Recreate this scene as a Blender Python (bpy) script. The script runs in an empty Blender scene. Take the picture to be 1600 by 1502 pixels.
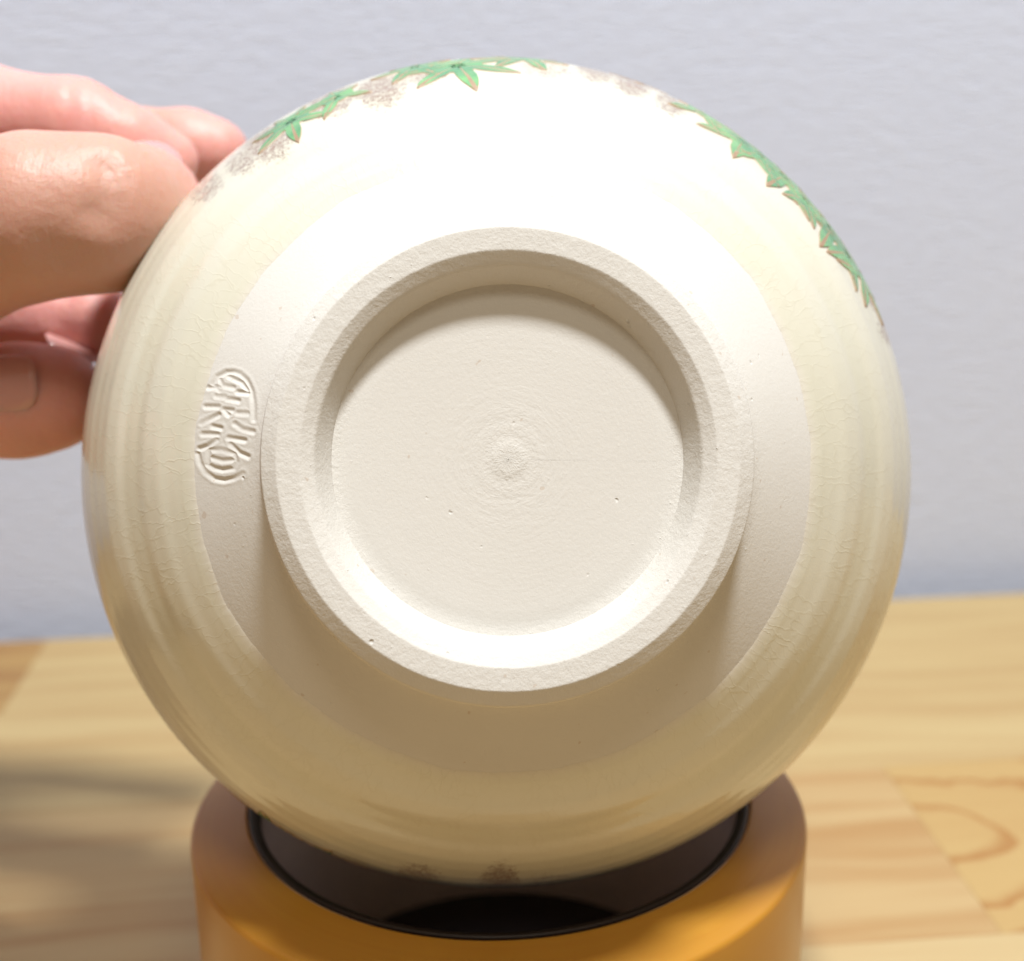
import bpy, math, random
import numpy as np
from mathutils import Vector, Matrix

random.seed(4)
SC = bpy.context.scene
COL = SC.collection
V3 = lambda *a: np.array(a, float)

# ------------------------------------------------------------------ camera
FPX, W, H = 2080.0, 1600.0, 1502.0
PITCH, ROLL, YAW, HC = math.radians(16.6), math.radians(1.0), math.radians(4.5), 0.16
CAM = V3(0, 0, HC)
FW = V3(0, math.cos(PITCH), -math.sin(PITCH))
U0 = V3(0, math.sin(PITCH), math.cos(PITCH))
X0 = V3(1, 0, 0)
RT = math.cos(ROLL) * X0 - math.sin(ROLL) * U0
UP = math.cos(ROLL) * U0 + math.sin(ROLL) * X0
cam_d = bpy.data.cameras.new('camera')
cam = bpy.data.objects.new('camera', cam_d)
COL.objects.link(cam)
M = Matrix.Identity(4)
for i in range(3):
    M[i][0], M[i][1], M[i][2], M[i][3] = RT[i], UP[i], -FW[i], CAM[i]
cam.matrix_world = M
cam_d.sensor_fit = 'HORIZONTAL'
cam_d.sensor_width = 36
cam_d.lens = FPX / W * 36
cam_d.clip_start, cam_d.clip_end = 0.005, 50
cam_d.dof.use_dof = True
cam_d.dof.focus_distance = 0.157
cam_d.dof.aperture_fstop = 18
SC.camera = cam


def pt(px, py, d):
    """a point of the place at camera depth d (metres)"""
    return CAM + d * (FW + RT * (px - 800) / FPX + UP * (751 - py) / FPX)


# ------------------------------------------------------------------ light
SC.view_settings.view_transform = 'Standard'
SC.view_settings.look = 'None'
SC.view_settings.exposure = 0
SC.view_settings.gamma = 1
SC.render.engine = 'CYCLES'
world = bpy.data.worlds.new('World')
SC.world = world
world.use_nodes = True
bg = world.node_tree.nodes['Background']
bg.inputs[0].default_value = (1.0, 0.77, 0.55, 1)
bg.inputs[1].default_value = 0.25


def area(name, pos, target, size, power, color):
    l = bpy.data.lights.new(name, 'AREA')
    l.shape = 'DISK'
    l.size = size
    l.energy = power
    l.color = color
    o = bpy.data.objects.new(name, l)
    COL.objects.link(o)
    o.location = pos
    d = Vector(target) - Vector(pos)
    o.rotation_euler = d.to_track_quat('-Z', 'Y').to_euler()
    return o


TGT = (0, 0.16, 0.10)
area('ceiling_lamp', (0.12, -0.06, 1.25), TGT, 0.15, 23.0, (0.97, 0.985, 1.0))
area('front_ceiling_lamp', (0.03, -0.42, 1.12), TGT, 0.24, 3.0, (1.0, 0.92, 0.78))


# ------------------------------------------------------------------ helpers
def link(o, parent=None):
    COL.objects.link(o)
    if parent is not None:
        o.parent = parent
    return o


def tag(o, label=None, cat=None, kind=None, group=None):
    for k, v in (('label', label), ('category', cat), ('kind', kind), ('group', group)):
        if v:
            o[k] = v
    return o


def empty(name, loc):
    o = bpy.data.objects.new(name, None)
    o.empty_display_size = 0.01
    o.location = loc
    return link(o)


def mesh_obj(name, verts, faces, mats, parent=None, smooth=True, mi=None, inv=None):
    me = bpy.data.meshes.new(name)
    vs = np.asarray(verts, float)
    if parent is not None:
        vs = vs - np.array(parent.location)
    me.from_pydata(vs.tolist(), [], [list(map(int, f)) for f in faces])
    for m in (mats if isinstance(mats, (list, tuple)) else [mats]):
        me.materials.append(m)
    if mi is not None:
        me.polygons.foreach_set('material_index', np.asarray(mi, np.int32))
    me.polygons.foreach_set('use_smooth', np.full(len(me.polygons), smooth))
    me.update()
    o = bpy.data.objects.new(name, me)
    return link(o, parent)


class NT:
    def __init__(s, name):
        s.m = bpy.data.materials.new(name)
        s.m.use_nodes = True
        s.t = s.m.node_tree
        s.b = s.t.nodes['Principled BSDF']

    def n(s, typ, ins=None, **kw):
        nd = s.t.nodes.new(typ)
        for k, v in kw.items():
            setattr(nd, k, v)
        for k, v in (ins or {}).items():
            if isinstance(v, bpy.types.NodeSocket):
                s.t.links.new(v, nd.inputs[k])
            else:
                nd.inputs[k].default_value = v
        return nd

    def set(s, **kw):
        for k, v in kw.items():
            k = k.replace('_', ' ')
            if isinstance(v, bpy.types.NodeSocket):
                s.t.links.new(v, s.b.inputs[k])
            else:
                s.b.inputs[k].default_value = v

    def math(s, op, a, b=0.0, clamp=False):
        return s.n('ShaderNodeMath', {0: a, 1: b}, operation=op, use_clamp=clamp).outputs[0]

    def ramp(s, fac, stops):
        r = s.n('ShaderNodeValToRGB', {0: fac})
        e = r.color_ramp.elements
        while len(e) < len(stops):
            e.new(0.5)
        for el, (p, c) in zip(e, stops):
            el.position = p
            el.color = tuple(c) + (1,) if len(c) == 3 else c
        return r.outputs[0]

    def mix(s, f, a, b):
        nd = s.t.nodes.new('ShaderNodeMix')
        nd.data_type = 'RGBA'
        for k, v in ((0, f), (6, a), (7, b)):
            if isinstance(v, bpy.types.NodeSocket):
                s.t.links.new(v, nd.inputs[k])
            else:
                nd.inputs[k].default_value = v if k == 0 else (tuple(v) + (1,))[:4]
        return nd.outputs[2]

    def noise(s, vec, scale, detail=3, rough=0.5, dist=0.0):
        return s.n('ShaderNodeTexNoise', {'Vector': vec, 'Scale': scale, 'Detail': detail, 'Roughness': rough, 'Distortion': dist}).outputs[0]

    def mapping(s, vec, scale=(1, 1, 1), loc=(0, 0, 0), rot=(0, 0, 0)):
        return s.n('ShaderNodeMapping', {'Vector': vec, 'Scale': scale, 'Location': loc, 'Rotation': rot}).outputs[0]

    def bump(s, h, dist, strength=1.0, normal=None):
        i = {'Height': h, 'Distance': dist, 'Strength': strength}
        if normal is not None:
            i['Normal'] = normal
        return s.n('ShaderNodeBump', i).outputs[0]

    def tex(s, which='Object'):
        return s.n('ShaderNodeTexCoord').outputs[which]

    def attr(s, name, out='Fac'):
        return s.n('ShaderNodeAttribute', attribute_name=name).outputs[out]


# ------------------------------------------------------------------ wall + table
cy, sy = math.cos(YAW), math.sin(YAW)


def T(u, v, z=0.0):
    return V3(u * cy - v * sy, u * sy + v * cy, z)


EDGE = 0.3855
WALLV = 0.400

nt = NT('wallpaper')
co = nt.tex('Object')
dg = nt.mapping(co, rot=(0, math.radians(38), 0))
w1 = nt.noise(nt.mapping(dg, scale=(1, 1, 4.2)), 300, 2, 0.5)
w2 = nt.noise(nt.mapping(co, scale=(1, 1, 8)), 30, 4, 0.6)
w3 = nt.noise(co, 30, 3, 0.5)
hatch = nt.noise(nt.mapping(co, scale=(0.7, 1, 3.0), rot=(0, math.radians(-32), 0)), 330, 1, 0.4, 0.3)
hgt = nt.math('ADD', nt.math('MULTIPLY', hatch, 1.0), nt.math('ADD', nt.math('MULTIPLY', w2, 0.22), nt.math('MULTIPLY', w1, 0.3)))
tone = nt.mix(nt.math('ADD', nt.math('MULTIPLY', w3, 0.4), nt.math('MULTIPLY', hatch, 0.7)), (0.55, 0.61, 0.77), (0.59, 0.645, 0.775))
nt.set(Base_Color=tone, Roughness=0.75, Normal=nt.bump(hgt, 0.00028, 1.0))
nt.b.inputs['Specular IOR Level'].default_value = 0.25
WALLP = nt.m


def slab(name, u0, u1, v0, v1, z0, z1, mat, parent=None, bev=0.0, kind=None, org=None):
    o3 = T((u0 + u1) / 2, (v0 + v1) / 2, (z0 + z1) / 2)
    me = bpy.data.meshes.new(name)
    a, b, c = (u1 - u0) / 2, (v1 - v0) / 2, (z1 - z0) / 2
    vs = [(x, y, z) for x in (-a, a) for y in (-b, b) for z in (-c, c)]
    fs = [(0, 1, 3, 2), (4, 6, 7, 5), (0, 4, 5, 1), (2, 3, 7, 6), (0, 2, 6, 4), (1, 5, 7, 3)]
    me.from_pydata(vs, [], fs)
    me.materials.append(mat)
    o = bpy.data.objects.new(name, me)
    link(o, parent)
    o.location = o3 - (np.array(parent.location) if parent is not None else 0)
    o.rotation_euler = (0, 0, YAW)
    if bev:
        m = o.modifiers.new('bevel', 'BEVEL')
        m.width = bev
        m.segments = 2
    return o


wall = slab('wall', -2.0, 2.0, WALLV, WALLV + 0.1, -0.75, 2.2, WALLP)
wall['kind'] = 'structure'
nt = NT('floorboards_far_below')
nt.set(Base_Color=nt.mix(nt.noise(nt.mapping(nt.tex(), scale=(1, 12, 1)), 3, 4), (0.25, 0.17, 0.10), (0.34, 0.24, 0.15)), Roughness=0.5)
fl = slab('floor', -2.0, 2.0, -2.0, WALLV, -0.80, -0.75, nt.m)
fl['kind'] = 'structure'


def pine(seed, light, dark, streak=0.5, knot=None, gold=0.0):
    nt = NT('pine_%d' % seed)
    co = nt.tex('Object')
    o3 = nt.mapping(co, loc=(seed * 0.37, seed * 0.71, 0))
    warp = nt.noise(nt.mapping(o3, scale=(1, 2.5, 1)), 9, 2)
    y = nt.n('ShaderNodeSeparateXYZ', {0: o3}).outputs[1]
    yy = nt.math('ADD', y, nt.math('MULTIPLY', warp, 0.022))
    v = nt.n('ShaderNodeCombineXYZ', {0: nt.math('MULTIPLY', nt.n('ShaderNodeSeparateXYZ', {0: o3}).outputs[0], 0.05), 1: yy}).outputs[0]
    g1 = nt.noise(v, 120, 3, 0.55)
    g2 = nt.noise(nt.mapping(o3, scale=(0.05, 1, 1)), 900, 2, 0.6)
    g3 = nt.noise(nt.mapping(o3, scale=(0.25, 1, 1)), 28, 2, 0.5)
    f = nt.math('ADD', nt.math('MULTIPLY', g1, 0.65), nt.math('ADD', nt.math('MULTIPLY', g2, 0.13), nt.math('MULTIPLY', g3, 0.22)))
    f = nt.n('ShaderNodeMapRange', {0: f, 1: 0.40, 2: 0.66, 3: 0.0, 4: 1.0}, interpolation_type='SMOOTHSTEP').outputs[0]
    f = nt.math('MULTIPLY', f, streak)
    if knot:
        kx, ky, sx, sy2, per, base = knot
        s = nt.n('ShaderNodeSeparateXYZ', {0: co})
        wx = nt.math('MULTIPLY', nt.math('SUBTRACT', nt.noise(co, 30, 3, 0.6), 0.5), 0.028)
        dx = nt.math('DIVIDE', nt.math('SUBTRACT', nt.math('ADD', s.outputs[0], wx), kx), sx)
        dy = nt.math('DIVIDE', nt.math('SUBTRACT', nt.math('ADD', s.outputs[1], wx), ky), sy2)
        r = nt.math('SQRT', nt.math('ADD', nt.math('MULTIPLY', dx, dx), nt.math('MULTIPLY', dy, dy)))
        ph = nt.math('FRACT', nt.math('MULTIPLY', r, per))
        # early wood fades slowly into a sharp dark late-wood line
        line = nt.n('ShaderNodeMapRange', {0: ph, 1: 0.55, 2: 0.93, 3: 0.0, 4: 1.0}, interpolation_type='SMOOTHERSTEP').outputs[0]
        cut = nt.n('ShaderNodeMapRange', {0: ph, 1: 0.93, 2: 1.0, 3: 1.0, 4: 0.0}).outputs[0]
        line = nt.math('MULTIPLY', nt.math('MULTIPLY', line, cut), base)
        f = nt.math('MAXIMUM', nt.math('MULTIPLY', f, 0.5), line)
    col = nt.mix(f, light, dark)
    if gold:
        col = nt.mix(nt.math('MULTIPLY', g3, gold), col, (0.40, 0.22, 0.06))
    nt.set(Base_Color=col, Roughness=nt.math('ADD', 0.42, nt.math('MULTIPLY', g2, 0.15)), Normal=nt.bump(g2, 0.00006, 0.6))
    nt.b.inputs['Coat Weight'].default_value = 0.12
    nt.b.inputs['Coat Roughness'].default_value = 0.35
    return nt.m


table = empty('table', T(0, 0.1, 0))
tag(table, 'pale laminated pine table top of butted planks in front of the white wall', 'table')
L1, D1 = (0.412, 0.303, 0.144), (0.305, 0.165, 0.054)
LG = (0.348, 0.220, 0.085)  # left planks: golden wood tone, with the table's left-side shade darkened into the colour
seams = [EDGE, 0.336, 0.281, 0.2145, 0.156, 0.096, 0.034, -0.03, -0.095, -0.16]
cuts = {0: [-0.75, -0.1125, 0.42, 0.75], 1: [-0.75, -0.30, 0.25, 0.75], 2: [-0.75, -0.20, 0.111, 0.55, 0.75],
        3: [-0.75, -0.42, 0.39, 0.75], 4: [-0.75, -0.33, 0.21, 0.75], 5: [-0.75, -0.1, 0.4, 0.75],
        6: [-0.75, 0.1, 0.75], 7: [-0.75, -0.3, 0.3, 0.75], 8: [-0.75, 0.0, 0.75]}
styles = {(0, 0): ((0.342, 0.215, 0.073), (0.220, 0.101, 0.029), 1.0, None, 0.3),
          (0, 1): ((0.442, 0.331, 0.153), D1, 0.45, None, 0),
          (1, 1): ((0.430, 0.321, 0.149), (0.321, 0.182, 0.060), 0.5, None, 0),
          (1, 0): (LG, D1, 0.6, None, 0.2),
          (3, 1): ((0.442, 0.331, 0.162), (0.374, 0.235, 0.093), 0.6, None, 0),
          (2, 1): ((0.419, 0.295, 0.136), (0.332, 0.182, 0.060), 0.9, None, 0.1),
          (2, 2): ((0.409, 0.278, 0.106), (0.304, 0.144, 0.034), 0.5, (-0.2195 - 0.002, 0.002, 0.022, 0.0125, 1.0, 0.95), 0.15),
          (4, 1): ((0.437, 0.321, 0.145), (0.342, 0.193, 0.060), 0.6, None, 0.1)}
seed = 1
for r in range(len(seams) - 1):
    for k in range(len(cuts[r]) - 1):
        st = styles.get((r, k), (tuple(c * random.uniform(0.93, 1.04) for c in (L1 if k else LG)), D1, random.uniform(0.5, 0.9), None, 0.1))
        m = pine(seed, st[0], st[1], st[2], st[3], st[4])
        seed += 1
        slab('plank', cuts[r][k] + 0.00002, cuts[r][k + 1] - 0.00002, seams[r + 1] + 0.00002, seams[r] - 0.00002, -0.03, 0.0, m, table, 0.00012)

# ------------------------------------------------------------------ lathe tools


def catmull(pts, n=24):
    p = np.array(pts, float)
    p = np.vstack([2 * p[0] - p[1], p, 2 * p[-1] - p[-2]])
    out = []
    for i in range(1, len(p) - 2):
        p0, p1, p2, p3 = p[i - 1], p[i], p[i + 1], p[i + 2]
        t0 = 0
        t1 = t0 + np.linalg.norm(p1 - p0) ** .5
        t2 = t1 + np.linalg.norm(p2 - p1) ** .5
        t3 = t2 + np.linalg.norm(p3 - p2) ** .5
        for t in np.linspace(t1, t2, n, endpoint=False):
            A1 = (t1 - t) / (t1 - t0) * p0 + (t - t0) / (t1 - t0) * p1
            A2 = (t2 - t) / (t2 - t1) * p1 + (t - t1) / (t2 - t1) * p2
            A3 = (t3 - t) / (t3 - t2) * p2 + (t - t2) / (t3 - t2) * p3
            B1 = (t2 - t) / (t2 - t0) * A1 + (t - t0) / (t2 - t0) * A2
            B2 = (t3 - t) / (t3 - t1) * A2 + (t - t1) / (t3 - t1) * A3
            out.append((t2 - t) / (t2 - t1) * B1 + (t - t1) / (t2 - t1) * B2)
    out.append(p[-2])
    return np.array(out)


def rounded(pts, rad, step=0.0005, arc=5):
    """polyline with rounded corners, long legs subdivided"""
    p = np.array(pts, float)
    out = [p[0]]
    for i in range(1, len(p) - 1):
        r = rad[i] if hasattr(rad, '__len__') else rad
        a = p[i - 1] - p[i]
        b = p[i + 1] - p[i]
        la, lb = np.linalg.norm(a), np.linalg.norm(b)
        t = min(r, la * .45, lb * .45)
        A, B = p[i] + a / la * t, p[i] + b / lb * t
        for q in np.linspace(0, 1, arc):
            out.append((1 - q) ** 2 * A + 2 * q * (1 - q) * p[i] + q * q * B)
    out.append(p[-1])
    res = [out[0]]
    for a, b in zip(out[:-1], out[1:]):
        n = max(1, int(np.linalg.norm(b - a) / step))
        for q in range(1, n + 1):
            res.append(a + (b - a) * q / n)
    return np.array(res)


def grid_faces(nr, nc, closed=True):
    i = np.arange(nr - 1)[:, None]
    j = np.arange(nc if closed else nc - 1)[None, :]
    j2 = (j + 1) % nc
    a = i * nc + j
    b = i * nc + j2
    c = (i + 1) * nc + j2
    d = (i + 1) * nc + j
    return np.stack([a, b, c, d], -1).reshape(-1, 4)


def smooth_noise1(n, waves, seed):
    rs = np.random.RandomState(seed)
    a = np.linspace(0, 2 * np.pi, n, endpoint=False)
    o = np.zeros(n)
    for w in waves:
        o += rs.uniform(.4, 1) * np.sin(w * a + rs.uniform(0, 6.28)) / math.sqrt(w)
    return o


# ------------------------------------------------------------------ tea bowl
# bowl frame: origin on the foot plane, n towards the viewer, e1 right, e2 up
NAX = -FW + 0.034 * RT + 0.025 * UP
NAX /= np.linalg.norm(NAX)
E1 = RT - NAX * RT.dot(NAX)
E1 /= np.linalg.norm(E1)
E2 = np.cross(NAX, E1)
BO = pt(796, 716, 0.150)


def bw(r, dep, az):
    """bowl coordinates to world: radius, depth behind the foot plane, azimuth"""
    return BO + np.multiply.outer(r * np.cos(az), E1) + np.multiply.outer(r * np.sin(az), E2) - np.multiply.outer(dep + 0 * az, NAX)


def proj(P):
    d = P - CAM
    z = d @ FW
    return 800 + FPX * (d @ RT) / z, 751 - FPX * (d @ UP) / z


outer = catmull([(0.0286, 0.0066), (0.0300, 0.0079), (0.0335, 0.0104), (0.0381, 0.0136), (0.0430, 0.0172), (0.0480, 0.0218),
                 (0.0537, 0.0284), (0.0577, 0.0362), (0.0601, 0.0450), (0.0609, 0.0540), (0.0604, 0.0650), (0.0597, 0.0710)], 20)
seg = np.linalg.norm(np.diff(outer, axis=0), axis=1)
S = np.concatenate([[0], np.cumsum(seg)])


def prof(s):
    r = np.interp(s, S, outer[:, 0])
    d = np.interp(s, S, outer[:, 1])
    e = 2e-4
    tr = np.interp(s + e, S, outer[:, 0]) - np.interp(s - e, S, outer[:, 0])
    td = np.interp(s + e, S, outer[:, 1]) - np.interp(s - e, S, outer[:, 1])
    l = np.hypot(tr, td) + 1e-12
    nr, nd = td / l, -tr / l      # outward normal in (r, depth)
    return r, d, nr, nd


SG = np.interp(0.0378, outer[:150, 0], S[:150])   # glaze line


def ridge(s):
    """throwing rings left by the potter's fingers"""
    x = (s - SG) * 1000
    a = 0.14 * np.sin((x - 4.5) * 2 * np.pi / 10.5) * np.exp(-((x - 14) / 13.0) ** 2)
    a += 0.02 * np.sin(x * 2 * np.pi / 3.1 + 1.0)
    return a * 1e-3 * np.clip(x / 3, 0, 1)


def surf(s, az, off=0.0):
    r, d, nr, nd = prof(s)
    o = off + ridge(s)
    return bw(r + nr * o, d + nd * o, az)


bowl = empty('tea_bowl', bw(0.0, 0.0, 0.0))
tag(bowl, 'cream crackle glazed tea bowl showing its unglazed white foot ring and green leaf band', 'bowl')

# --- clay
nt = NT('unglazed_clay')
co = nt.tex('Object')
rad = nt.attr('rad')
az = nt.attr('turn')
pv = nt.n('ShaderNodeCombineXYZ', {0: nt.math('MULTIPLY', rad, 1.0), 1: nt.math('MULTIPLY', az, 0.0025)}).outputs[0]
fine = nt.noise(co, 2600, 4, 0.65)
gran = nt.noise(co, 900, 3, 0.6)
turn = nt.noise(pv, 2300, 2, 0.6)
vor = nt.n('ShaderNodeTexVoronoi', {'Vector': co, 'Scale': 520.0, 'Randomness': 1.0}).outputs['Distance']
pit = nt.n('ShaderNodeMapRange', {0: vor, 1: 0.05, 2: 0.16, 3: -1.0, 4: 0.0}).outputs[0]
pm = nt.n('ShaderNodeMapRange', {0: nt.noise(co, 240, 3, 0.7), 1: 0.60, 2: 0.68, 3: 0.0, 4: 1.0}).outputs[0]
pit = nt.math('MULTIPLY', pit, pm)
cen = nt.n('ShaderNodeMapRange', {0: rad, 1: 0.0022, 2: 0.0100, 3: 1.0, 4: 0.20}).outputs[0]
rough = nt.attr('coarse')
mid = nt.n('ShaderNodeMapRange', {0: nt.math('ADD', rad, nt.math('MULTIPLY', nt.math('SUBTRACT', gran, 0.5), 0.004)), 1: 0.0015, 2: 0.0022, 3: 1.0, 4: 0.0}).outputs[0]
rg = nt.noise(nt.mapping(co, scale=(1, 1, 1)), 1500, 4, 0.7, 1.5)
h = nt.math('ADD', nt.math('MULTIPLY', fine, nt.math('ADD', 0.30, nt.math('MULTIPLY', rough, 0.5))),
            nt.math('MULTIPLY', gran, nt.math('ADD', 0.22, nt.math('MULTIPLY', rough, 0.9))))
h = nt.math('ADD', h, nt.math('MULTIPLY', turn, nt.math('MULTIPLY', cen, 0.7)))
h = nt.math('ADD', h, nt.math('MULTIPLY', pit, 1.3))
crumb = nt.n('ShaderNodeMapRange', {0: nt.noise(co, 1300, 2, 0.5), 1: 0.74, 2: 0.80, 3: 0.0, 4: 1.0}).outputs[0]
h = nt.math('ADD', h, nt.math('MULTIPLY', crumb, nt.math('ADD', 0.10, nt.math('MULTIPLY', rough, 0.7))))
h = nt.math('ADD', h, nt.math('MULTIPLY', nt.math('MULTIPLY', rg, mid), 0.5))
spk = nt.n('ShaderNodeMapRange', {0: nt.noise(co, 800, 1, 0.5), 1: 0.755, 2: 0.79, 3: 0.0, 4: 0.3}).outputs[0]
base = nt.mix(nt.noise(co, 60, 3), (0.605, 0.59, 0.55), (0.64, 0.628, 0.59))
base = nt.mix(spk, base, (0.40, 0.25, 0.13))
nt.set(Base_Color=base, Roughness=0.85, Normal=nt.bump(h, 0.00011, 1.0))
nt.b.inputs['Specular IOR Level'].default_value = 0.2
CLAY = nt.m


def add_attr(o, name, vals):
    a = o.data.attributes.new(name, 'FLOAT', 'POINT')
    a.data.foreach_set('value', np.asarray(vals, np.float32).ravel())


# the potter's oval seal pressed in the clay: grooves in photo-pixel strokes laid on the bowl's side
STROKES = [
    [(385, 330), (430, 255), (520, 208), (600, 205), (660, 222), (730, 290), (780, 400), (800, 520), (800, 690)],
    [(228, 1040), (250, 1130), (310, 1230), (400, 1295), (500, 1312), (600, 1290), (690, 1245)],
    [(340, 365), (455, 362)], [(450, 280), (480, 345), (590, 365)], [(400, 345), (450, 395)], [(420, 452), (505, 462)],
    [(310, 560), (435, 560)], [(270, 730), (350, 690), (440, 642)], [(280, 838), (350, 838), (430, 845)],
    [(245, 990), (330, 962), (420, 900)], [(640, 412), (740, 420)], [(550, 255), (680, 315), (735, 390)],
    [(635, 625), (735, 632)], [(610, 735), (690, 790), (792, 815)], [(545, 880), (705, 903)],
    [(565, 945), (650, 1030), (740, 1070)], [(380, 762), (460, 780)], [(350, 1000), (470, 1000), (600, 1040)],
    [(370, 1080), (480, 1110), (585, 1105)], [(325, 1150), (400, 1188), (480, 1205), (590, 1190)],
    [(345, 1000), (338, 1080), (330, 1150)], [(605, 1045), (620, 1120), (595, 1190)],
    [(530, 480), (640, 500)], [(510, 590), (580, 598)], [(540, 640), (500, 590)]]


def groove(px, py):
    X = (px - 274) * 6.53
    Y = (py - 550) * 6.53
    best = np.full(px.shape, 1e9)
    for st in STROKES:
        for (x0, y0), (x1, y1) in zip(st[:-1], st[1:]):
            vx, vy = x1 - x0, y1 - y0
            t = np.clip(((X - x0) * vx + (Y - y0) * vy) / (vx * vx + vy * vy), 0, 1)
            best = np.minimum(best, np.hypot(X - x0 - t * vx, Y - y0 - t * vy))
    g = np.exp(-(best / 25.0) ** 2)
    rim = np.exp(-((best - 42) / 20.0) ** 2)
    return -0.00016 * g * (0.70 + 0.45 * np.sin(X / 70.0 + 1) * np.sin(Y / 90.0)) + 0.00003 * rim


# clay outer base: dense columns where the seal is
px_s, py_s = 348.0, 665.0
cx0, cy0 = proj(bw(0.0, 0.012, 0.0)[None] if False else BO - 0.012 * NAX)
az_c = math.atan2(cy0 - py_s, px_s - cx0)
azd = np.linspace(az_c - 0.24, az_c + 0.24, 340, endpoint=False)
azs = np.linspace(az_c + 0.24, az_c - 0.24 + 2 * np.pi, 420, endpoint=False)
AZ = np.concatenate([azd, azs])
srow = np.concatenate([np.linspace(0, SG + 0.0002, 190), np.linspace(SG + 0.0008, SG + 0.006, 8)])
ss, aa = np.meshgrid(srow, AZ, indexing='ij')
P = surf(ss.ravel(), aa.ravel())
px, py = proj(P)
dsp = groove(px, py)
dsp[(np.abs(px - 348) > 75) | (np.abs(py - 665) > 115)] = 0
r_, d_, nr_, nd_ = prof(ss.ravel())
P = bw(r_ + nr_ * dsp, d_ + nd_ * dsp, aa.ravel())
fo = grid_faces(len(srow), len(AZ))
radv = r_
# recess floor (slightly domed towards the rim, a nipple at the centre)
rr = np.concatenate([np.linspace(0.00005, 0.004, 26), np.linspace(0.0042, 0.0208, 50)])
A2 = np.linspace(0, 2 * np.pi, 360, endpoint=False)
r2, a2 = np.meshgrid(rr, A2, indexing='ij')
dd = 0.0041 + 0.0004 * (r2 / 0.02) ** 2 * 0 - 0.00012 * np.exp(-(r2 / 0.0021) ** 2) + 0.000018 * np.sin(r2 * 2 * np.pi / 0.0021) * np.exp(-(r2 / 0.006) ** 2)
dd = dd + 0.00012 * np.exp(-((r2 - 0.0196) / 0.0012) ** 2)
Pf = bw(r2.ravel(), dd.ravel(), a2.ravel())
ff = grid_faces(len(rr), len(A2)) + len(P)
body = mesh_obj('clay_body', np.vstack([P, Pf]), np.vstack([fo, ff[:, ::-1]]), CLAY, bowl)
add_attr(body, 'rad', np.concatenate([radv, r2.ravel()]))
add_attr(body, 'turn', np.concatenate([np.zeros(len(P)), a2.ravel()]))
add_attr(body, 'coarse', np.concatenate([np.clip(1 - (ss.ravel() / 0.0035), 0, 1) * 0.5, np.clip((r2.ravel() - 0.0186) / 0.0015, 0, 1) * 0.7]))

# foot ring
fp = rounded([(0.0202, 0.0048), (0.0204, 0.0041), (0.0220, 0.0009), (0.0236, 0.0), (0.0262, 0.0), (0.0281, 0.0012), (0.0282, 0.0040), (0.0292, 0.0075)],
             [0, .0002, .0003, .00013, .00013, .0002, .001, 0], 0.00025, 5)
NA = 900
A3 = np.linspace(0, 2 * np.pi, NA, endpoint=False)
wob = smooth_noise1(NA, [3, 5, 9, 17, 31, 60], 3) * 0.000016
rF = fp[:, 0][:, None] + wob[None, :]
dF = np.repeat(fp[:, 1][:, None], NA, 1)
rs = np.random.RandomState(5)
nz = rs.randn(*rF.shape)
for _ in range(3):
    nz = (nz + np.roll(nz, 1, 1) + np.roll(nz, -1, 1)) / 3
    nz[1:-1] = (nz[:-2] + nz[1:-1] + nz[2:]) / 3
dF = dF + nz * 0.000016
foot = mesh_obj('foot_ring', bw(rF.ravel(), dF.ravel(), np.tile(A3, len(fp))), grid_faces(len(fp), NA), CLAY, bowl)
add_attr(foot, 'rad', np.full(rF.size, 0.03))
add_attr(foot, 'turn', np.tile(A3, len(fp)))
add_attr(foot, 'coarse', np.full(rF.size, 0.6))

# --- glaze coat: outside, over the rim and down inside
nt = NT('cream_glaze')
uv = nt.tex('UV')
co = nt.tex('Object')
wu = nt.n('ShaderNodeTexNoise', {'Vector': uv, 'Scale': 5.0, 'Detail': 2.0})
wadd = nt.n('ShaderNodeVectorMath', {0: uv, 1: nt.n('ShaderNodeVectorMath', {0: wu.outputs[1], 'Scale': 0.22}, operation='SCALE').outputs[0]}, operation='ADD').outputs[0]
ms = nt.mapping(wadd, scale=(5.2, 2.2, 1))
vo = nt.n('ShaderNodeTexVoronoi', {'Vector': ms, 'Scale': 1.0}, feature='DISTANCE_TO_EDGE').outputs[0]
crk = nt.n('ShaderNodeMapRange', {0: vo, 1: 0.0, 2: 0.06, 3: 1.0, 4: 0.0}, interpolation_type='SMOOTHSTEP').outputs[0]
pt_m = nt.n('ShaderNodeMapRange', {0: nt.noise(uv, 1.7, 3, 0.6), 1: 0.34, 2: 0.62, 3: 0.12, 4: 1.0}).outputs[0]
crk = nt.math('MULTIPLY', crk, pt_m)
band = nt.attr('twig')
n1 = nt.noise(nt.mapping(uv, scale=(1.0, 1.2, 1), rot=(0, 0, 0.4)), 20, 4, 0.72, 2.0)
n2 = nt.noise(uv, 10, 3, 0.6)
sp = nt.math('ADD', nt.math('MULTIPLY', n1, 0.75), nt.math('MULTIPLY', n2, 0.25))
thr = nt.math('ADD', sp, nt.math('MULTIPLY', nt.math('SUBTRACT', band, 1.0), 0.5))
tw = nt.n('ShaderNodeMapRange', {0: thr, 1: 0.49, 2: 0.515, 3: 0.0, 4: 1.0}).outputs[0]
gc = nt.mix(nt.noise(co, 45, 3, 0.6), (0.60, 0.582, 0.475), (0.66, 0.645, 0.54))
thick = nt.attr('thick')
gc = nt.mix(nt.attr('edge'), gc, (0.64, 0.61, 0.53))
gc = nt.mix(thick, gc, (0.53, 0.515, 0.36))
gc = nt.mix(nt.math('MULTIPLY', crk, 0.16), gc, (0.50, 0.46, 0.32))
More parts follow.
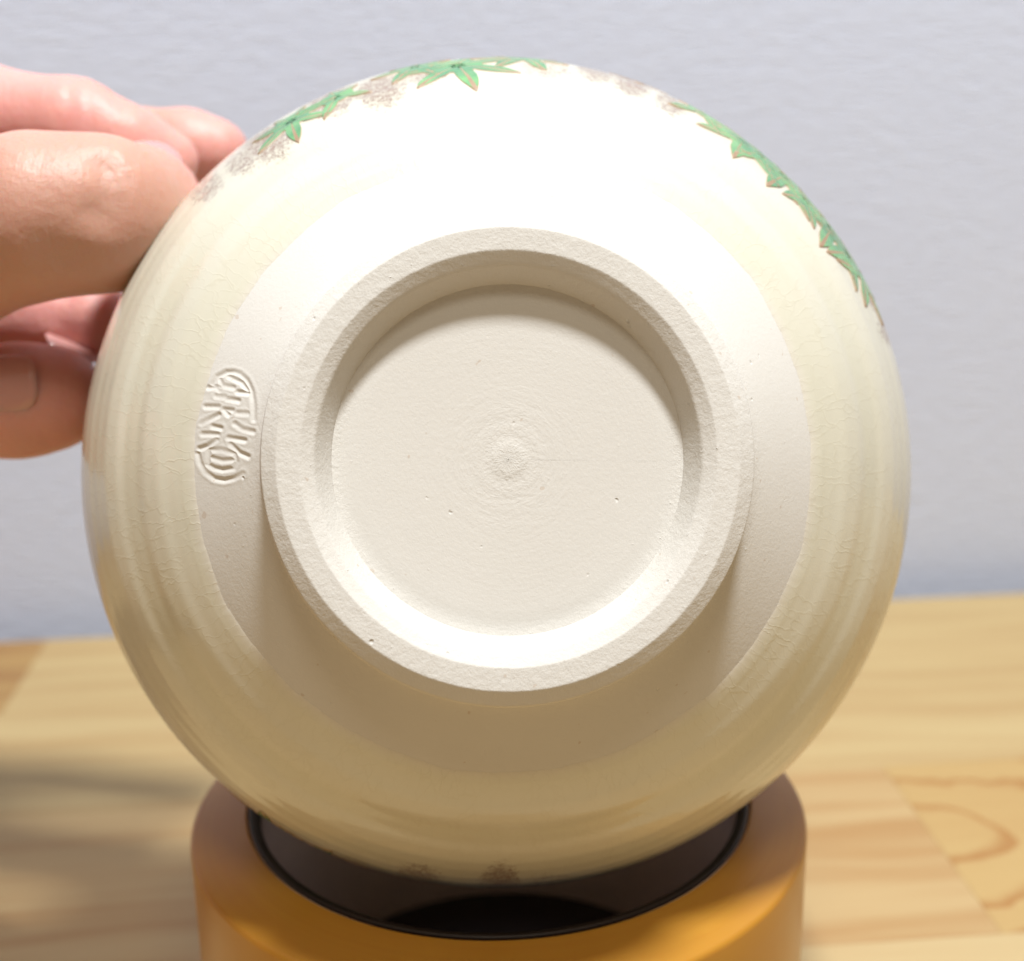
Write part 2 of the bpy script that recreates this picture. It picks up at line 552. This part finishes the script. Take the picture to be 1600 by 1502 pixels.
gc = nt.mix(nt.math('MULTIPLY', tw, 0.9), gc, (0.27, 0.17, 0.125))
hh = nt.math('ADD', nt.math('MULTIPLY', crk, -0.27), nt.math('MULTIPLY', tw, 0.8))
nt.set(Base_Color=gc, Roughness=0.34, Normal=nt.bump(hh, 0.00010, 0.55, nt.bump(nt.noise(co, 300, 2), 0.00005, 0.6)))
nt.b.inputs['Coat Weight'].default_value = 0.6
nt.b.inputs['Coat Roughness'].default_value = 0.10
nt.b.inputs['Specular IOR Level'].default_value = 0.35
GLAZE = nt.m

NG = 1200
AG = np.linspace(0, 2 * np.pi, NG, endpoint=False)
s0 = SG + smooth_noise1(NG, [2, 3, 5, 8, 13, 21, 34, 55, 89, 144, 233], 11) * 0.00040
tau = np.concatenate([np.linspace(0, 0.04, 14), np.linspace(0.045, 1, 150)])
sg = s0[None, :] + (S[-1] - s0[None, :]) * tau[:, None]
thk = 0.00024 * np.clip((sg - s0[None, :]) / 0.0020, 0, 1) ** 0.7 + 0.00003 * np.exp(-((sg - s0[None, :] - 0.0016) / 0.0012) ** 2)
ag = np.tile(AG, (len(tau), 1))
PG = surf(sg.ravel(), ag.ravel(), thk.ravel())
inn = rounded([(outer[-1, 0] + 0.0003, 0.0712), (0.0595, 0.0732), (0.0570, 0.0738), (0.0558, 0.071), (0.0565, 0.055), (0.0530, 0.036), (0.0440, 0.0230), (0.0330, 0.0165), (0.018, 0.0125), (0.0002, 0.0118)],
              [0, .0012, .0012, .004, .008, .008, .008, .006, .006, 0], 0.002, 6)[1:]
PI_ = bw(np.repeat(inn[:, 0], NG), np.repeat(inn[:, 1], NG), np.tile(AG, len(inn)))
glaze = mesh_obj('glaze_coat', np.vstack([PG, PI_]), grid_faces(len(tau) + len(inn), NG), GLAZE, bowl)
# uv in centimetres round and along the wall
uvl = glaze.data.uv_layers.new(name='UVMap')
nrow = len(tau) + len(inn)
li = np.empty(len(glaze.data.loops), np.int32)
glaze.data.loops.foreach_get('vertex_index', li)
row, colm = li // NG, li % NG
vv = np.concatenate([sg[:, 0], S[-1] + np.arange(1, len(inn) + 1) * 0.002]) * 100
uu = colm.astype(float)
fi = np.arange(len(li)) // 4
mx = uu.reshape(-1, 4)
wrap = (mx.max(1) - mx.min(1)) > NG / 2
mx[wrap] = np.where(mx[wrap] < NG / 2, mx[wrap] + NG, mx[wrap])
uvd = np.stack([mx.ravel() / NG * 34.0, vv[row]], 1)
uvl.data.foreach_set('uv', uvd.astype(np.float32).ravel())


def surf_at(px, py):
    """(s, azimuth) of the outer wall under a photo pixel"""
    cx, cy_ = proj(BO - 0.035 * NAX)
    a = math.atan2(cy_ - py, px - cx)
    best = None
    for da in np.linspace(-0.06, 0.06, 49):
        s = np.linspace(SG, 0.0415, 300)
        qx, qy = proj(surf(s, np.full(s.shape, a + da)))
        e = np.hypot(qx - px, qy - py)
        k = int(np.argmin(e))
        if best is None or e[k] < best[0]:
            best = (e[k], s[k], a + da)
    return best[1], best[2]


# brown painted twig speckles: density painted on the glaze
sA, aA = sg.ravel(), ag.ravel()
tden = np.zeros(len(PG))
for (x, y, ra, rs_, k) in [(425, 228, 0.085, 0.0060, 1), (385, 262, 0.05, 0.0030, .95), (330, 300, 0.06, 0.004, .95), (520, 165, 0.08, 0.0060, 1), (600, 150, 0.08, 0.0045, 1), (670, 125, 0.08, 0.0040, .95),
                           (850, 118, 0.09, 0.0040, .9), (930, 120, 0.06, 0.0045, 1), (985, 140, 0.06, 0.0052, 1.02), (1045, 170, 0.05, 0.0045, 1),
                           (1250, 305, 0.04, 0.003, .9), (1360, 470, 0.06, 0.0045, 1), (1380, 520, 0.05, 0.0042, 1), (1404, 590, 0.05, 0.0035, .9),
                           (655, 1362, 0.07, 0.0050, .98), (782, 1368, 0.06, 0.0062, 1.02), (850, 1372, 0.09, 0.004, .9), (560, 1350, 0.06, 0.004, .9)]:
    s_, a_ = surf_at(x, y)
    da = (aA - a_ + np.pi) % (2 * np.pi) - np.pi
    tden = np.maximum(tden, 1.05 * k * np.exp(-((da / (1.35 * ra)) ** 2 + ((sA - s_ - 0.003) / (1.2 * rs_ + 0.0055)) ** 2) ** 2))
add_attr(glaze, 'twig', np.concatenate([tden, np.zeros(len(PI_))]))
th2 = np.clip((0.0035 - (sA - np.tile(s0, len(tau)))) / 0.0035, 0, 1) * 0.0 + np.clip(-ridge(sA) / 0.00035, 0, 1) * 0.55
add_attr(glaze, 'edge', np.concatenate([np.clip(1 - (sA - np.tile(s0, len(tau))) / 0.0016, 0, 1) ** 1.5, np.zeros(len(PI_))]))
add_attr(glaze, 'thick', np.concatenate([th2, np.zeros(len(PI_))]))

# --- painted maple leaves: raised enamel with gold-brown outline and veins
nt = NT('green_enamel')
co = nt.tex('Object')
nt.set(Base_Color=nt.mix(nt.n('ShaderNodeMapRange', {0: nt.noise(co, 160, 3, 0.6), 1: 0.35, 2: 0.65}).outputs[0], (0.05, 0.24, 0.09), (0.17, 0.42, 0.14)), Roughness=0.25)
nt.b.inputs['Coat Weight'].default_value = 0.4
GREEN = nt.m
nt = NT('gold_brown_outline')
nt.set(Base_Color=nt.mix(nt.noise(nt.tex(), 500, 2), (0.27, 0.17, 0.10), (0.38, 0.27, 0.17)), Roughness=0.5, Metallic=0.0)
GOLD = nt.m


def leaf(az0, sc, size, rot, lobes=7, seed=0, name='maple_leaf'):
    rs = np.random.RandomState(seed)
    n = 168
    th = np.linspace(0, 2 * np.pi, n, endpoint=False)
    span = math.radians(300)
    dirs = [-span / 2 + span * i / (lobes - 1) for i in range(lobes)]
    ln = [0.55 + 0.45 * math.cos(d * 0.55) for d in dirs]
    ln = [l * rs.uniform(0.9, 1.08) for l in ln]
    wrap = (th + np.pi) % (2 * np.pi) - np.pi
    rr_ = np.full(n, 0.20)
    vein = np.zeros(n)
    for d, l in zip(dirs, ln):
        a = np.abs(wrap - d)
        a = np.minimum(a, 2 * np.pi - a)
        w = math.radians(21)
        x = np.clip(1 - a / w, 0, 1)
        rr_ = np.maximum(rr_, l * (0.34 + 0.66 * x ** 1.05))
        vein = np.maximum(vein, (a < math.radians(1.2)).astype(float))
    K = [0, .14, .25, .38, .5, .62, .74, .84, .90, 0.955, 1.0]
    vs, mi, fs = [], [], []
    X = []
    for k in K[1:]:
        rad_ = np.maximum(rr_ * k, 0)
        x = rad_ * np.cos(th + rot) * size
        y = rad_ * np.sin(th + rot) * size
        X.append((x, y, np.full(n, 0.00012 if k < 0.93 else (0.00014 if k < .97 else -0.0002))))
    x = np.concatenate([q[0] for q in X] + [[0]])
    y = np.concatenate([q[1] for q in X] + [[0]])
    o = np.concatenate([q[2] for q in X] + [[0.00012]])
    s = sc + y
    rloc = prof(s)[0]
    Pp = surf(s, az0 + x / rloc, o + 0.00024)
    f = grid_faces(len(X), n).tolist()
    m_ = []
    for i, q in enumerate(f):
        ring, j = i // n, i % n
        m_.append(1 if (ring >= len(X) - 2 or (vein[j] or vein[(j + 1) % n]) and ring < len(X) - 2) else 0)
    c = len(x) - 1
    for j in range(n):
        f.append([c, j, (j + 1) % n])
        m_.append(0)
    return mesh_obj(name, Pp, f, [GREEN, GOLD], bowl, True, m_)


# (photo px of the lowest lobe's tip, size, rotation, lobes)
for i, (x, y, sz, rot, nl) in enumerate([
        (722, 147, 0.0105, -101, 7), (478, 222, 0.0090, -84, 7), (540, 178, 0.0075, -66, 5),
        (655, 128, 0.0080, -112, 7), (820, 112, 0.0085, -60, 7), (1088, 196, 0.0075, -120, 5),
        (1138, 250, 0.0105, -92, 7), (1172, 262, 0.0085, -70, 7), (1202, 298, 0.0100, -86, 7), (1238, 330, 0.0085, -70, 7),
        (1272, 374, 0.0100, -97, 7), (1300, 410, 0.0090, -80, 7), (1322, 440, 0.0100, -70, 7), (490, 1318, 0.0100, -75, 7),
        (425, 1275, 0.0080, -100, 5), (1000, 128, 0.007, -90, 7)]):
    s_, a_ = surf_at(x, y)
    leaf(a_, s_ + sz * 0.93, sz, math.radians(rot), nl, i)

# ------------------------------------------------------------------ amber ring
rc = V3(-0.0030, 0.1914, 0)
RH = 0.0488
ring = empty('amber_ring', (rc[0], rc[1], 0))
tag(ring, 'thick amber orange ring with a dark hollow standing on the pine table under the bowl', 'ring')


def zl(prof_, cx, cy_, n=256):
    a = np.linspace(0, 2 * np.pi, n, endpoint=False)
    p = np.array(prof_)
    return np.stack([cx + np.outer(p[:, 0], np.cos(a)), cy_ + np.outer(p[:, 0], np.sin(a)), np.repeat(p[:, 1][:, None], n, 1)], -1).reshape(-1, 3), grid_faces(len(p), n)[:, ::-1]


RO, RI, RR = 0.0487, 0.0398, 0.0027
nt = NT('amber_roll')
co = nt.tex('Object')
s = nt.n('ShaderNodeSeparateXYZ', {0: co})
rr_n = nt.math('SQRT', nt.math('ADD', nt.math('POWER', s.outputs[0], 2.0), nt.math('POWER', s.outputs[1], 2.0)))
ang = nt.math('ARCTAN2', s.outputs[1], s.outputs[0])
lay = nt.noise(nt.n('ShaderNodeCombineXYZ', {0: rr_n, 1: nt.math('MULTIPLY', ang, 0.0006)}).outputs[0], 1500, 2)
ver = nt.noise(nt.n('ShaderNodeCombineXYZ', {0: nt.math('MULTIPLY', ang, 1.0), 1: nt.math('MULTIPLY', s.outputs[2], 2.0)}).outputs[0], 2.6, 3)
c = nt.mix(ver, (0.40, 0.180, 0.016), (0.50, 0.265, 0.038))
c = nt.mix(nt.math('MULTIPLY', lay, 0.35), c, (0.34, 0.10, 0.012))
nt.set(Base_Color=c, Roughness=0.30, Normal=nt.bump(lay, 0.00006, 0.6))
nt.b.inputs['Coat Weight'].default_value = 0.08
nt.b.inputs['Coat Roughness'].default_value = 0.3
nt.b.inputs['Specular IOR Level'].default_value = 0.3
nt.b.inputs['Subsurface Weight'].default_value = 0.2
nt.b.inputs['Subsurface Radius'].default_value = (1.0, 0.4, 0.1)
nt.b.inputs['Subsurface Scale'].default_value = 0.004
vs, fs = zl(rounded([(RI + 0.0001, 0.0005), (RO, 0.0005), (RO, RH), (RI + 0.0001, RH + RR), (RI + 0.0001, 0.0005)][::1], [0, .0006, .0008, .0004, 0], 0.004, 5), rc[0], rc[1])
mesh_obj('roll', vs, fs[:, ::-1], nt.m, ring)
nt = NT('dark_core')
nt.set(Base_Color=nt.mix(nt.noise(nt.tex(), 120, 3), (0.55, 0.41, 0.34), (0.65, 0.50, 0.42)), Roughness=0.28)
nt.b.inputs['Coat Weight'].default_value = 0.3
vs, fs = zl(rounded([(RI, 0.0007), (RI, RH + RR - 0.0004), (RI - 0.0012, RH + RR - 0.0004), (RI - 0.0012, 0.0030)], [0, .0004, .0005, 0], 0.003, 5), rc[0], rc[1])
mesh_obj('core', vs, fs, nt.m, ring)
nt = NT('dark_base')
nt.set(Base_Color=(0.012, 0.006, 0.005, 1), Roughness=0.5)
vs, fs = zl(rounded([(RI - 0.0014, 0.0010), (RI - 0.0014, 0.0065), (0.0001, 0.0060)], [0, .001, 0], 0.003, 5), rc[0], rc[1])
mesh_obj('base', vs, fs, nt.m, ring)
vs, fs = zl(rounded([(RI - 0.0019, RH + RR - 0.0022), (RI - 0.0019, RH + RR - 0.0003), (RI - 0.0002, RH + RR + 0.0003), (RI - 0.0002, RH + RR - 0.0010)], [0, .0005, .0005, 0], 0.003, 5), rc[0], rc[1])
mesh_obj('inner_lip', vs, fs[:, ::-1], nt.m, ring)

# ------------------------------------------------------------------ hand (signed distance field -> one continuous skin)


def q3(px, py, d):
    """camera-frame metres: right, up, depth"""
    return V3((px - 800) / FPX * d, (751 - py) / FPX * d, d)


def to_world(P):
    return CAM + P[:, 0:1] * RT + P[:, 1:2] * UP + P[:, 2:3] * FW


chains = {
    'thumb': [((-330, 560, .205), .0150), ((-110, 385, .190), .0128), ((55, 338, .186), .0110), ((158, 335, .188), .0104), ((215, 325, .198), .0088), ((248, 308, .208), .0066)],
    'index': [((-420, 250, .232), .0105), ((-190, 175, .222), .0092), ((-40, 178, .216), .0080), ((120, 196, .213), .0070), ((200, 226, .214), .0058), ((262, 250, .216), .0050)],
    'middle': [((-420, 330, .250), .0105), ((-180, 270, .245), .0090), ((60, 235, .240), .0078), ((220, 236, .236), .0070), ((292, 232, .234), .0064), ((338, 238, .233), .0058)],
    'ring_f': [((-430, 460, .244), .0100), ((-230, 470, .235), .0088), ((-20, 490, .224), .0078), ((98, 500, .219), .0066), ((150, 500, .217), .0062)],
    'little': [((-430, 600, .225), .0095), ((-230, 650, .215), .0086), ((-80, 640, .207), .0082), ((30, 626, .203), .0083), ((82, 622, .203), .0080)],
    'palm_a': [((-900, 520, .225), .0200), ((-420, 250, .234), .0120)],
    'palm_b': [((-900, 540, .225), .0200), ((-420, 340, .248), .0125)],
    'palm_c': [((-900, 570, .225), .0200), ((-430, 465, .242), .0120)],
    'palm_d': [((-900, 600, .222), .0200), ((-430, 600, .226), .0115)],
    'thenar': [((-850, 600, .215), .0200), ((-500, 580, .208), .0190), ((-280, 500, .200), .0150)],
    'arm': [((-900, 560, .222), .0230), ((-1300, 640, .200), .0270), ((-2300, 820, .150), .0380)],
}
GR = 0.0010
lo = V3(-0.235, -0.075, 0.135)
hi = V3(-0.030, 0.085, 0.275)
gx, gy, gz = [np.arange(a, b, GR, dtype=np.float32) for a, b in zip(lo, hi)]
GX, GY, GZ = np.meshgrid(gx, gy, gz, indexing='ij')


def cone_sd(a, ra, b, rb):
    ba = (b - a).astype(np.float32)
    l2 = float(ba @ ba)
    t = np.clip(((GX - a[0]) * ba[0] + (GY - a[1]) * ba[1] + (GZ - a[2]) * ba[2]) / l2, 0, 1)
    return np.sqrt((GX - a[0] - t * ba[0]) ** 2 + (GY - a[1] - t * ba[1]) ** 2 + (GZ - a[2] - t * ba[2]) ** 2) - (ra + (rb - ra) * t)


def smin(a, b, k):
    h = np.clip(0.5 + 0.5 * (b - a) / k, 0, 1)
    return b * (1 - h) + a * h - k * h * (1 - h)


fields = {}
for nm, ch in chains.items():
    f = None
    for (p, ra), (q, rb) in zip(ch[:-1], ch[1:]):
        c_ = cone_sd(q3(*p), ra, q3(*q), rb)
        f = c_ if f is None else smin(f, c_, 0.003)
    fields[nm] = f


def blob(sgn_d, p, rad_, amt):
    """local swelling (+) or crease (-)"""
    c_ = q3(*p)
    d2 = (GX - c_[0]) ** 2 + (GY - c_[1]) ** 2 + (GZ - c_[2]) ** 2
    return sgn_d - amt * np.exp(-d2 / rad_ ** 2)


def crease(f, p, q, w, amt):
    a, b = q3(*p), q3(*q)
    d = cone_sd(a, 0, b, 0)
    return f + amt * np.exp(-(d / w) ** 2)


t_ = fields['thumb']
t_ = blob(t_, (160, 300, .180), .009, .0007)
for (x0, y0, x1, y1) in [(140, 262, 160, 330), (158, 258, 182, 335), (176, 262, 204, 330), (118, 280, 132, 335), (150, 330, 190, 372)]:
    t_ = crease(t_, (x0, y0, .1790), (x1, y1, .1775), .0014, .0008)
t_ = crease(t_, (60, 380, .1755), (120, 420, .178), .002, .0005)
fields['thumb'] = t_
ix = fields['index']
ix = crease(ix, (130, 120, .208), (128, 215, .2065), .0018, .0013)
fields['index'] = ix
ring_f = crease(fields['ring_f'], (104, 430, .214), (106, 560, .212), .0014, .0010)
fields['ring_f'] = ring_f
palm = None
for nm in ('palm_a', 'palm_b', 'palm_c', 'palm_d', 'thenar', 'arm'):
    palm = fields[nm] if palm is None else smin(palm, fields[nm], 0.014)
F_ = palm
for nm in ('thumb', 'index', 'middle', 'ring_f', 'little'):
    # fingers melt into the palm near the knuckles, stay apart beyond
    k = 0.010 if nm != 'thumb' else 0.012
    near = np.clip((-0.098 - GX) / 0.02, 0, 1)
    kk = 0.0012 + k * near
    h = np.clip(0.5 + 0.5 * (fields[nm] - F_) / kk, 0, 1)
    F_ = fields[nm] * (1 - h) + F_ * h - kk * h * (1 - h)


def surface_nets(F, o, g):
    s = F < 0
    nx, ny, nz_ = F.shape
    c = np.zeros((nx - 1, ny - 1, nz_ - 1), np.int8)
    for i in (0, 1):
        for j in (0, 1):
            for k in (0, 1):
                c += s[i:nx - 1 + i, j:ny - 1 + j, k:nz_ - 1 + k]
    act = (c > 0) & (c < 8)
    idx = np.full(act.shape, -1, np.int64)
    I = np.argwhere(act)
    idx[tuple(I.T)] = np.arange(len(I))
    acc = np.zeros((len(I), 3))
    cnt = np.zeros(len(I))
    corners = [(i, j, k) for i in (0, 1) for j in (0, 1) for k in (0, 1)]
    for a in corners:
        for ax in range(3):
            if a[ax] == 0:
                b = list(a)
                b[ax] = 1
                fa = F[I[:, 0] + a[0], I[:, 1] + a[1], I[:, 2] + a[2]]
                fb = F[I[:, 0] + b[0], I[:, 1] + b[1], I[:, 2] + b[2]]
                m = (fa < 0) != (fb < 0)
                t = np.where(m, fa / np.where(m, fa - fb, 1), 0)
                p = np.tile(np.array(a, float), (len(I), 1))
                p[:, ax] += t
                acc[m] += p[m]
                cnt[m] += 1
    Vv = (I + acc / cnt[:, None]) * g + o
    faces = []
    for ax in range(3):
        b, c2 = [(1, 2), (2, 0), (0, 1)][ax]
        sl0 = [slice(1, n_ - 1) for n_ in F.shape]
        sl1 = list(sl0)
        sl0[ax] = slice(0, F.shape[ax] - 1)
        sl1[ax] = slice(1, F.shape[ax])
        s0_, s1_ = s[tuple(sl0)], s[tuple(sl1)]
        for flip in (False, True):
            E = np.argwhere((s0_ & ~s1_) if not flip else (~s0_ & s1_))
            off = np.array([1, 1, 1])
            off[ax] = 0
            E = E + off
            q = []
            for db, dc in ((0, 0), (-1, 0), (-1, -1), (0, -1)):
                e = E.copy()
                e[:, b] += db
                e[:, c2] += dc
                q.append(idx[e[:, 0], e[:, 1], e[:, 2]])
            q = np.stack(q, 1)
            if flip:
                q = q[:, ::-1]
            faces.append(q)
    Fc = np.vstack(faces)
    return Vv, Fc[(Fc >= 0).all(1)]


HV, HF = surface_nets(F_.astype(np.float64), lo, GR)
# keep the one big piece
par = np.arange(len(HV))
while True:
    new = par.copy()
    for q0, q1 in ((0, 1), (1, 2), (2, 3), (3, 0)):
        np.minimum.at(new, HF[:, q0], par[HF[:, q1]])
        np.minimum.at(new, HF[:, q1], par[HF[:, q0]])
    new = new[new]
    if (new == par).all():
        break
    par = new
keep = par == np.bincount(par).argmax()
remap = np.cumsum(keep) - 1
HF = remap[HF[keep[HF].all(1)]]
HV = HV[keep]
# Laplacian polish
e0 = np.concatenate([HF[:, i] for i in range(4)])
e1 = np.concatenate([HF[:, (i + 1) % 4] for i in range(4)])
deg = np.bincount(e0, minlength=len(HV)) + np.bincount(e1, minlength=len(HV))
for it in range(4):
    acc = np.zeros_like(HV)
    for k in range(3):
        acc[:, k] = np.bincount(e0, HV[e1, k], minlength=len(HV)) + np.bincount(e1, HV[e0, k], minlength=len(HV))
    HV = HV + 0.5 * (acc / np.maximum(deg, 1)[:, None] - HV)

hand = empty('hand', to_world(q3(-900, 560, .222)[None])[0])
tag(hand, "bare left hand gripping the tea bowl's side with thumb in front and fingers behind", 'hand')
nt = NT('skin')
co = nt.tex('Object')
n1 = nt.noise(co, 55, 3, 0.6)
n2 = nt.noise(co, 700, 3, 0.6)
pink = nt.attr('pink')
c = nt.mix(n1, (0.47, 0.25, 0.175), (0.55, 0.32, 0.24))
c = nt.mix(pink, c, (0.70, 0.34, 0.31))
nt.set(Base_Color=c, Roughness=0.50, Normal=nt.bump(nt.math('ADD', n2, nt.math('MULTIPLY', nt.noise(nt.mapping(co, scale=(3.0, 1, 0.8)), 130, 3, 0.6), 1.5)), 0.0002, 0.8))
nt.b.inputs['Subsurface Weight'].default_value = 0.8
nt.b.inputs['Subsurface Radius'].default_value = (1.0, 0.28, 0.14)
nt.b.inputs['Subsurface Scale'].default_value = 0.0032
SKIN = nt.m
skin = mesh_obj('skin', to_world(HV), HF, SKIN, hand)
pk = np.zeros(len(HV))
for p, r_p in (((240, 250, .214), .016), ((345, 240, .232), .014), ((130, 190, .208), .012), ((90, 500, .214), .02), ((90, 620, .200), .02), ((250, 310, .205), .012), ((-40, 640, .2), .02), ((0, 160, .21), .03)):
    pk = np.maximum(pk, 0.85 * np.exp(-((HV - q3(*p)) ** 2).sum(1) / r_p ** 2))
add_attr(skin, 'pink', pk)

nt = NT('fingernail')
nt.set(Base_Color=(0.56, 0.30, 0.27, 1), Roughness=0.25)
nt.b.inputs['Coat Weight'].default_value = 0.5
nt.b.inputs['Subsurface Weight'].default_value = 0.6
nt.b.inputs['Subsurface Radius'].default_value = (1.0, 0.4, 0.3)
nt.b.inputs['Subsurface Scale'].default_value = 0.002
NAIL = nt.m


def nail(center, along, normal, length, width, curv):
    """curved plate lying on the finger: super-ellipse outline, arched across"""
    along = along / np.linalg.norm(along)
    normal = normal - along * normal.dot(along)
    normal /= np.linalg.norm(normal)
    side = np.cross(along, normal)
    nr_, na = 10, 64
    th = np.linspace(0, 2 * np.pi, na, endpoint=False)
    vs = []
    for k in np.linspace(0.02, 1, nr_):
        x = np.sign(np.cos(th)) * np.abs(np.cos(th)) ** 0.8 * k * length / 2
        y = np.sign(np.sin(th)) * np.abs(np.sin(th)) ** 0.7 * k * width / 2
        z = -(curv - curv * np.cos(y / curv)) - 0.04 * x * x / length - (0.0004 if k == 1 else 0)
        yy = curv * np.sin(y / curv)
        vs.append(center + np.outer(x, along) + np.outer(yy, side) + np.outer(z, normal))
    return mesh_obj('fingernail', to_world(np.vstack(vs)), grid_faces(nr_, na), NAIL, hand)


# thumb nail: on the upper side of the last joint
a, b = q3(190, 330, .194), q3(250, 306, .208)
tn = V3(0.10, 0.74, -0.64)
nail(q3(226, 319, .2015) + 0.0100 * tn, b - a, tn, 0.0140, 0.0125, 0.0085)
# little finger nail faces the viewer
a, b = q3(-20, 632, .203), q3(82, 622, .203)
nail(q3(32, 618, .203) + V3(0, 0.0012, -0.0092), b - a, V3(0.0, 0.14, -1.0), 0.0112, 0.0098, 0.0075)
# ring finger nail edge catching light in the gap
a, b = q3(70, 520, .208), q3(150, 552, .212)
nail(q3(118, 537, .2125), b - a, V3(0.15, 0.95, -0.25), 0.0095, 0.0080, 0.0062)
# clearance print-out
a_ = np.linspace(0, 2 * np.pi, 720)
for dep, r in ((0.0738, 0.0575), (0.066, 0.0600), (0.054, 0.0607)):
    Q = bw(np.full(720, r), np.full(720, dep), a_)
    rad2 = np.hypot(Q[:, 0] - rc[0], Q[:, 1] - rc[1])
    m = (rad2 > RI) & (rad2 < RO)
    print('clear', dep, 'min z', Q[:, 2].min().round(4), 'over annulus', Q[m, 2].min().round(4) if m.any() else None, 'ring top', round(float(RH), 4))
print('verts hand', len(HV), 'faces', len(HF))
